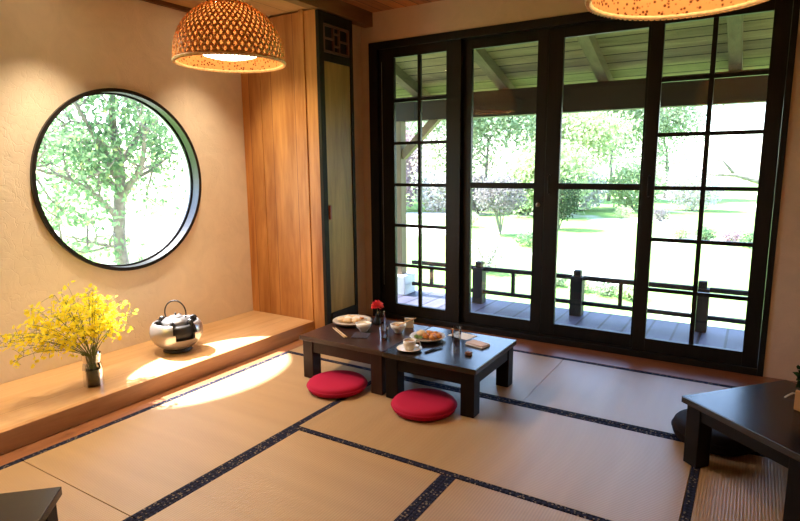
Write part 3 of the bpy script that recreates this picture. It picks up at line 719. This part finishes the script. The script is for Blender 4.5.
# recessed downlights in the alcove soffit
for (x, y) in ((-.50, -1.12), (-.50, -.04), (-.50, -2.5)):  # the last one is an unseen addition, for extra light on the wall
    r = empty('recessed_downlight', (x, y, ZS - .012), 'small round recessed downlight in the low alcove ceiling', 'downlight', 'recessed downlights above the platform')
    MB().lathe([(.032, 0), (.045, 0), (.045, .012), (.032, .012), (.032, 0)], 24).build('trim_ring', M['black'], r)
    MB().lathe([(0, .006), (.031, .006)], 24).build('lens', M['spot'], r)
    L = bpy.data.lights.new('downlight_beam', 'SPOT'); L.energy = 78 if y < -.5 else 52; L.color = (1, .78, .52); L.spot_size = math.radians(95); L.spot_blend = .7; L.shadow_soft_size = .03
    o = bpy.data.objects.new('downlight_beam', L); col.objects.link(o); o.parent = r; o.location = (0, 0, -.004); o.rotation_euler = (0, math.radians(-14), 0)
for (x, y, z, e) in ((.25, -.60, 1.925, 11), (2.60, -.80, 1.885, 6)):
    L = bpy.data.lights.new('pendant_bulb_light', 'SPOT'); L.energy = e; L.color = (1, .62, .28); L.spot_size = math.radians(150); L.spot_blend = .5; L.shadow_soft_size = .07
    o = bpy.data.objects.new('pendant_bulb_light', L); col.objects.link(o); o.location = (x, y, z + .025)
    L = bpy.data.lights.new('pendant_bulb', 'POINT'); L.energy = 2.4; L.color = (1, .66, .34); L.shadow_soft_size = .04
    o = bpy.data.objects.new('pendant_bulb', L); col.objects.link(o); o.location = (x, y, z + .18)

# ------------------------------------------------------------------ porch
DZ = -.08
GZ = -.5
struct(MB().box(-3.2, 6.5, YB + .12, 2.62, DZ - .05, DZ).build('porch_deck', M['deck']))
struct(MB().box(-3.2, 6.5, YB + .14, 2.55, GZ - .05, DZ - .05).build('porch_base', M['plinth']))
RY = 2.42
for i, (x, lab) in enumerate(((.47, 'dark railing post seen through the second glass door'), (1.48, 'dark railing post seen through the third glass door'), (2.53, 'dark railing post seen through the rightmost glass door'), (3.58, 'dark railing post right of the door opening'))):
    r = empty('railing_post', (x, RY, DZ), lab, 'post', 'railing posts along the deck')
    MB().box(-.055, .055, -.055, .055, 0, .375).build('post_shaft', M['rail'], r, bevel=.004)
    MB().box(-.033, .033, -.033, .033, .375, .435).build('post_cap', M['rail'], r, bevel=.004)
xs = [-.39, .47, 1.48, 2.53, 3.58]
for i in range(4):
    a, c = xs[i] + .056, xs[i + 1] - .056
    r = empty('railing_section', ((a + c) / 2, RY, DZ), ['dark railing section seen through the leftmost glass door', 'dark railing section seen through the second glass door', 'dark railing section seen between third and fourth glass doors', 'dark railing section right of the last post'][i], 'railing', 'railing sections along the deck')
    h = (c - a) / 2
    MB().box(-h, h, -.022, .022, .345, .385).build('top_rail', M['rail'], r); MB().box(-h, h, -.02, .02, .105, .14).build('bottom_rail', M['rail'], r)
    MB().box(-.15, -.118, -.016, .016, .14, .345).build('baluster', M['rail'], r)
# porch post with brace
r = empty('porch_post', (-.50, RY, DZ), 'timber porch post on a white base with diagonal brace, through leftmost door', 'post')
MB().box(-.055, .055, -.055, .055, .22, 1.92).build('post_shaft', M['brace'], r, bevel=.004)
MB().box(-.13, .13, -.12, .12, 0, .22).build('base_block', M['plinth'], r, bevel=.01)
mb = MB(); Mx = Matrix.Translation((.05, 0, 1.52)) @ Matrix.Rotation(math.radians(47), 4, 'Y')
mb.box(-.04, .04, -.035, .035, 0, .60, M=Mx); mb.build('brace', M['brace'], r)
struct(MB().box(-1.15, 6.5, RY - .06, RY + .06, 1.81, 1.93).build('eave_beam_lower', M['header']))
struct(MB().box(-1.15, 6.5, RY - .05, RY + .05, 1.93, 2.055).build('eave_beam_upper', M['header']))
def eave_z(y): return 2.055 + (RY - y) * .32
sl = math.atan(.32)
for i, x in enumerate((-.98, -.26, .70, 1.63, 2.635, 3.6, 4.6)):
    mb = MB(); y0, y1 = YB + .12, 3.0; w_ = .045; h = .10
    vs = [(x + a, y, eave_z(y) + z) for y in (y0, y1) for a, z in ((-w_, 0), (w_, 0), (w_, h), (-w_, h))]
    mb.add(vs, [(0, 1, 2, 3), (4, 7, 6, 5), (0, 4, 5, 1), (1, 5, 6, 2), (2, 6, 7, 3), (3, 7, 4, 0)])
    o = mb.build('rafter', M['rafter'])
    tag(o, ['rafter beyond the left door edge', 'sloping eave rafter seen through the leftmost glass door', 'sloping eave rafter seen through the second glass door', 'sloping eave rafter seen through the third glass door', 'sloping eave rafter seen through the rightmost glass door', 'eave rafter right of the door opening', 'eave rafter farthest right'][i], 'rafter', 'sloping rafters under the porch eave')
mb = MB(); y0, y1 = YB + .12, 3.05; h = .10
vs = [(x, y, eave_z(y) + z) for y in (y0, y1) for x, z in ((-1.15, h), (6.5, h), (6.5, h + .03), (-1.15, h + .03))]
mb.add(vs, [(0, 1, 2, 3), (4, 7, 6, 5), (0, 4, 5, 1), (1, 5, 6, 2), (2, 6, 7, 3), (3, 7, 4, 0)])
struct(mb.build('eave_boards', M['eave']))
mb = MB(); vs = [(x, y, eave_z(y) + z) for y in (y0, 3.1) for x, z in ((-1.2, h + .031), (6.5, h + .031), (6.5, h + .09), (-1.2, h + .09))]
mb.add(vs, [(0, 1, 2, 3), (4, 7, 6, 5), (0, 4, 5, 1), (1, 5, 6, 2), (2, 6, 7, 3), (3, 7, 4, 0)])
struct(mb.build('porch_roof', M['roof']))

# ------------------------------------------------------------------ garden
struct(MB().box(-90, 90, -40, 120, GZ - .1, GZ).build('garden_ground', M['lawn']))
def grow(mb, p, d, L, r0, depth, ends, bend=.25, kids=3, grav=0):
    pts = [p]; q = p.copy(); dd = d.copy(); n = 4
    for i in range(n):
        dd = (dd + Vector(RN.normal(size=3)) * bend * .35 + Vector((0, 0, .05 - grav))).normalized(); q = q + dd * L / n; pts.append(q.copy())
    mb.tube(pts, [r0 * (1 - .4 * i / n) for i in range(n + 1)], 8 if r0 > .03 else 5)
    if depth == 0: ends.append(q); ends.append(pts[2]); return
    for k in range(kids):
        a = 2 * PI * (k + random.random() * .6) / kids; o = dd.orthogonal().normalized(); v = dd.cross(o)
        nd = (dd * .55 + (o * math.cos(a) + v * math.sin(a)) * .8 + Vector((0, 0, .15))).normalized()
        grow(mb, pts[-1] if k else pts[-1], nd, L * random.uniform(.6, .8), r0 * .58, depth - 1, ends, bend, kids, grav)
    if depth > 1:
        o = dd.orthogonal().normalized(); grow(mb, pts[2], (o * random.choice((-1, 1)) + dd * .4).normalized(), L * .6, r0 * .4, depth - 2, ends, bend, kids, grav)
def tree(loc, h_trunk, L, r0, leafmat, nleaf, size, label, group=None, depth=3, spread=.35, clip=None, cat='tree', name='garden_tree'):
    r = empty(name, loc, label, cat, group)
    mb = MB(); ends = []
    grow(mb, Vector((0, 0, -.02)), Vector((.03, .02, 1)).normalized(), h_trunk, r0, 0, [], .12)
    grow(mb, Vector((.0, 0, h_trunk * .9)), Vector((0, 0, 1)), L, r0 * .72, depth, ends, .3)
    mb.build('trunk', M['bark'], r, smooth=True)
    E = np.array([list(e) for e in ends]); idx = RN.integers(0, len(E), nleaf)
    P = E[idx] + RN.normal(size=(nleaf, 3)) * spread
    if clip: P = P[P[:, 2] > clip]
    mb = MB(); leaves(mb, P, size); mb.build('foliage', leafmat, r)
    return r
# tree outside the round window
r = empty('camphor_tree', (-3.25, .82, GZ), 'leafy green tree with pale forked trunk seen through the round window', 'tree')
mb = MB(); ends = []
def limb(pts, rs, n=9):
    P = [Vector(p) for p in pts]; out = []; R_ = []
    for i in range(len(P) - 1):
        p0, p1, p2, p3 = P[max(i - 1, 0)], P[i], P[i + 1], P[min(i + 2, len(P) - 1)]
        for k in range(4):
            t = k / 4; out.append(.5 * ((2 * p1) + (p2 - p0) * t + (2 * p0 - 5 * p1 + 4 * p2 - p3) * t * t + (3 * p1 - p0 - 3 * p2 + p3) * t ** 3)); R_.append(rs[i] * (1 - t) + rs[i + 1] * t)
    out.append(P[-1]); R_.append(rs[-1]); mb.tube(out, R_, n)
limb([(0, 0, -.02), (.02, .02, .5), (-.01, .0, .95), (0, .02, 1.35), (.02, .06, 1.8), (-.02, .05, 2.4), (.05, .1, 3.0)], [.085, .075, .068, .064, .055, .04, .02])
br = [[(0, 0, 1.28), (.1, -.25, 1.52), (.15, -.55, 1.72), (.2, -.95, 1.85)], [(0, .02, 1.4), (-.1, .3, 1.7), (-.1, .55, 1.82), (-.2, .9, 2.0)], [(.0, .02, 1.75), (.1, -.2, 2.1), (.2, -.45, 2.45), (.25, -.7, 2.8)],
      [(.0, .05, 1.85), (.05, .3, 2.2), (.1, .5, 2.6), (.1, .75, 2.95)], [(0, 0, .92), (.15, -.2, 1.0), (.2, -.5, .98), (.25, -.75, 1.05)], [(0, .03, 1.5), (.35, .1, 1.85), (.6, .0, 2.2)], [(0, .03, 1.6), (-.4, .0, 1.9), (-.7, -.1, 2.3)]]
for q in br:
    k = .038 if q is not br[4] else .022
    limb(q, [k, k * .75, k * .5, k * .3][:len(q)], 7)
    for j, p in enumerate(q[1:]):
        for t in range(3):
            e = []; grow(mb, Vector(p), (Vector(RN.normal(size=3)) * .8 + Vector((0, 0, .25))).normalized(), .34, .015, 1, e, .4, 2); ends += e
for z in (2.3, 2.7, 3.0):
    for t in range(3):
        e = []; grow(mb, Vector((0, .06, z)), (Vector(RN.normal(size=3)) + Vector((0, 0, .2))).normalized(), .5, .018, 2, e, .4, 2); ends += e
mb.build('trunk', M['bark'], r, smooth=True)
E = np.array([list(e) for e in ends]); NL = 9500; idx = RN.integers(0, len(E), NL); P = E[idx] + RN.normal(size=(NL, 3)) * .15
P = P[(abs(P[:, 1] - .03) > .07) | (P[:, 2] > 2.1) | (P[:, 0] < 0)]
lowz = (P[:, 2] > 1.5) | ((P[:, 1] < -.1) & (P[:, 2] > .75) & (P[:, 2] < 1.1)) | ((P[:, 2] > 1.25) & (abs(P[:, 1]) > .35)); P = P[lowz]
mb = MB(); leaves(mb, P, .07); mb.build('foliage', M['leafA'], r)
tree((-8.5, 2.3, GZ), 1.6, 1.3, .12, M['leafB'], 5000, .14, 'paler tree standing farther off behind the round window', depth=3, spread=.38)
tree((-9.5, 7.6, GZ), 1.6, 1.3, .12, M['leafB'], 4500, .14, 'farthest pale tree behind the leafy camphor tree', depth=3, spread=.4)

def bush(loc, rad, mat, n, size, label, stems=True, group='garden shrubs', shell=.3, lift=None, name='garden_shrub'):
    r = empty(name, loc, label, 'shrub', group)
    lift = rad[2] * .95 if lift is None else lift
    mb = MB(); leaves(mb, ball_pts(n, (0, 0, lift), rad, shell), size); mb.build('foliage', mat, r)
    mb = MB()
    for k in range(7):
        a = random.uniform(0, 2 * PI); mb.tube([(0, 0, -.01), (math.cos(a) * rad[0] * .25, math.sin(a) * rad[1] * .25, lift * .6), (math.cos(a) * rad[0] * .6, math.sin(a) * rad[1] * .6, lift * 1.2)], [.02, .014, .007], 5)
    mb.build('stem', M['bark'], r)
    return r
bush((-2.85, 11.3, GZ), (.72, .6, .52), M['leafG'], 2600, .085, 'grey-mauve rounded shrub on stems through the second glass door', lift=1.05)
bush((-1.0, 6.1, GZ), (.34, .34, .32), M['leafW'], 1300, .05, 'white-blossomed shrub nearest the deck through the second glass door', lift=.40)
bush((-1.85, 13.2, GZ), (.62, .6, .62), M['leafD'], 2600, .08, 'dark rounded shrub half hidden by the middle door stile', lift=.85)
bush((-1.35, 9.6, GZ), (.48, .4, .16), M['leafA'], 900, .07, 'low green shrub beside the white-blossomed one', lift=.16)
bush((-4.6, 12.6, GZ), (.55, .4, .26), M['leafC'], 800, .08, 'small yellow-green shrub at left edge of the second door', lift=.3)
for i, (x, y) in enumerate(((.35, 5.6), (.75, 5.4), (1.15, 5.3), (1.5, 5.2))):
    bush((x, y, GZ), (.20, .2, .10), M['leafC'] if i % 2 else M['leafB'], 420, .05, ['low pale edging plant left of the third door post', 'low pale edging plant just left of the third door baluster', 'low pale edging plant behind the third door baluster', 'low pale edging plant at right of the third door'][i], lift=.1, group='low edging plants behind the railing')
for i, (x, y, m, s) in enumerate(((-.9, 17.5, 'leafC', .5), (.3, 17.0, 'leafG', .5), (1.35, 12.6, 'leafC', .38), (1.9, 12.2, 'leafA', .4), (2.45, 11.9, 'leafP', .42), (2.9, 11.6, 'leafA', .42), (3.3, 12.4, 'leafP', .4))):
    bush((x, y, GZ), (s * .62, s * .7, s * .45), M[m], 600, .07, ['low yellow-green border plant far left in the rightmost door', 'low greyish border plant far off in the rightmost door', 'yellow-green border plant left of centre in the rightmost door', 'green border plant at centre of the rightmost door', 'pinkish border plant right of centre in the rightmost door', 'green border plant near right edge of the rightmost door', 'pinkish border plant at far right of the rightmost door'][i], lift=s * .42, group='flower border plants')
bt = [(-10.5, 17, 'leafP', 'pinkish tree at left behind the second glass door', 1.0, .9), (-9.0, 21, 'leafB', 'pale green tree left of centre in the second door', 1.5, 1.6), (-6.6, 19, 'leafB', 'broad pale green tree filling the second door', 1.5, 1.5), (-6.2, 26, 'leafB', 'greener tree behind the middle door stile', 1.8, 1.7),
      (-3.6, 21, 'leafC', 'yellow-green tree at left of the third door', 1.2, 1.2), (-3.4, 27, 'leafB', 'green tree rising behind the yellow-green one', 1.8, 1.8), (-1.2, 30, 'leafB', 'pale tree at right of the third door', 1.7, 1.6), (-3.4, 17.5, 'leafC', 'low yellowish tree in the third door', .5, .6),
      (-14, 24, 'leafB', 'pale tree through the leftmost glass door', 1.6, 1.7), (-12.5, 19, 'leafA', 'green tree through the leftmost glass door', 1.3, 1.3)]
bank = [(-9.6, 16.5, 'leafP', 1.1, 'pinkish flowering shrub at left edge of the second door'), (-7.9, 17.2, 'leafW', .95, 'white-blossomed shrub left of centre in the second door'), (-6.2, 16.8, 'leafG', .9, 'greyish shrub bank behind the rounded shrub'),
        (-4.6, 17.6, 'leafB', .9, 'pale green shrub right of centre in the second door'), (-3.0, 20.2, 'leafW', 1.0, 'white-blossomed shrub at left of the third door'), (-1.2, 21.0, 'leafC', 1.1, 'yellow-green shrub at centre of the third door'), (.8, 22.0, 'leafW', 1.1, 'pale shrub at right of the third door'), (-5.2, 21.5, 'leafC', 1.3, 'tall yellow-green shrub behind the middle stile')]
for (x, y, m, s_, lab) in bank:
    bush((x, y, GZ), (s_, s_ * .8, s_ * .85), M[m], 2600, .15, lab, group='shrub bank at the back of the lawn', lift=s_ * .85)
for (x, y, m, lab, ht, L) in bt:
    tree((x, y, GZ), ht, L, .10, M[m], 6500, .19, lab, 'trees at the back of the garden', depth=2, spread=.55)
# bare leaning branch at right
r = MB(); pts = [Vector((3.9, 9.2, GZ)), Vector((3.6, 9.2, .5)), Vector((3.1, 9.25, .95)), Vector((2.5, 9.3, 1.12)), Vector((2.0, 9.35, 1.13))]
r.tube(pts, [.12, .10, .07, .04, .015], 9); r.tube([pts[3], pts[3] + Vector((-.2, 0, .25)), pts[3] + Vector((-.45, 0, .3))], [.03, .02, .008], 7)
tag(r.build('bare_tree', M['bark'], smooth=True), 'leaning bare grey tree limb at upper right of the rightmost door', 'tree')

# ------------------------------------------------------------------ light, sky, camera
S = bpy.data.lights.new('sun', 'SUN'); S.energy = 18.0; S.angle = math.radians(1.6); S.color = (1, .98, .96)
so = bpy.data.objects.new('sun', S); col.objects.link(so)
el = math.radians(56); d = Vector((math.cos(el), .02, -math.sin(el))).normalized()
so.rotation_euler = d.to_track_quat('-Z', 'Y').to_euler()
wd = bpy.data.worlds.new('sky'); bpy.context.scene.world = wd; wd.use_nodes = True; nt = wd.node_tree; nt.nodes.clear()
sk = nt.nodes.new('ShaderNodeTexSky'); sk.sky_type = 'NISHITA'; sk.sun_disc = False; sk.sun_elevation = el; sk.sun_rotation = math.radians(-90); sk.dust_density = 1.0; sk.air_density = 1.0; sk.ozone_density = 3.0
bg = nt.nodes.new('ShaderNodeBackground'); bg.inputs[1].default_value = .75; ow = nt.nodes.new('ShaderNodeOutputWorld')
nt.links.new(sk.outputs[0], bg.inputs[0]); nt.links.new(bg.outputs[0], ow.inputs[0])

yaw, pitch, roll = -.555274565, -.165416538, -.00858630991
f = Vector((math.sin(yaw) * math.cos(pitch), math.cos(yaw) * math.cos(pitch), math.sin(pitch)))
rt = Vector((math.cos(yaw), -math.sin(yaw), 0)); u = rt.cross(f)
r2 = rt * math.cos(roll) + u * math.sin(roll); u2 = -rt * math.sin(roll) + u * math.cos(roll)
cam = bpy.data.cameras.new('camera'); co = bpy.data.objects.new('camera', cam); col.objects.link(co)
mw = Matrix((( r2.x, u2.x, -f.x, 2.84635707), (r2.y, u2.y, -f.y, -2.97480045), (r2.z, u2.z, -f.z, 1.347497), (0, 0, 0, 1)))
co.matrix_world = mw; cam.sensor_width = 36; cam.lens = 36 * 570.8 / 800; cam.clip_start = .02
sc = bpy.context.scene; sc.camera = co
sc.view_settings.view_transform = 'Standard'; sc.view_settings.look = 'None'; sc.view_settings.gamma = 1; sc.view_settings.exposure = 1.0
sc.view_settings.use_curve_mapping = False
sc.cycles.max_bounces = 10; sc.cycles.diffuse_bounces = 6; sc.cycles.transparent_max_bounces = 24; sc.cycles.sample_clamp_indirect = 8
sc.cycles.use_denoising = True
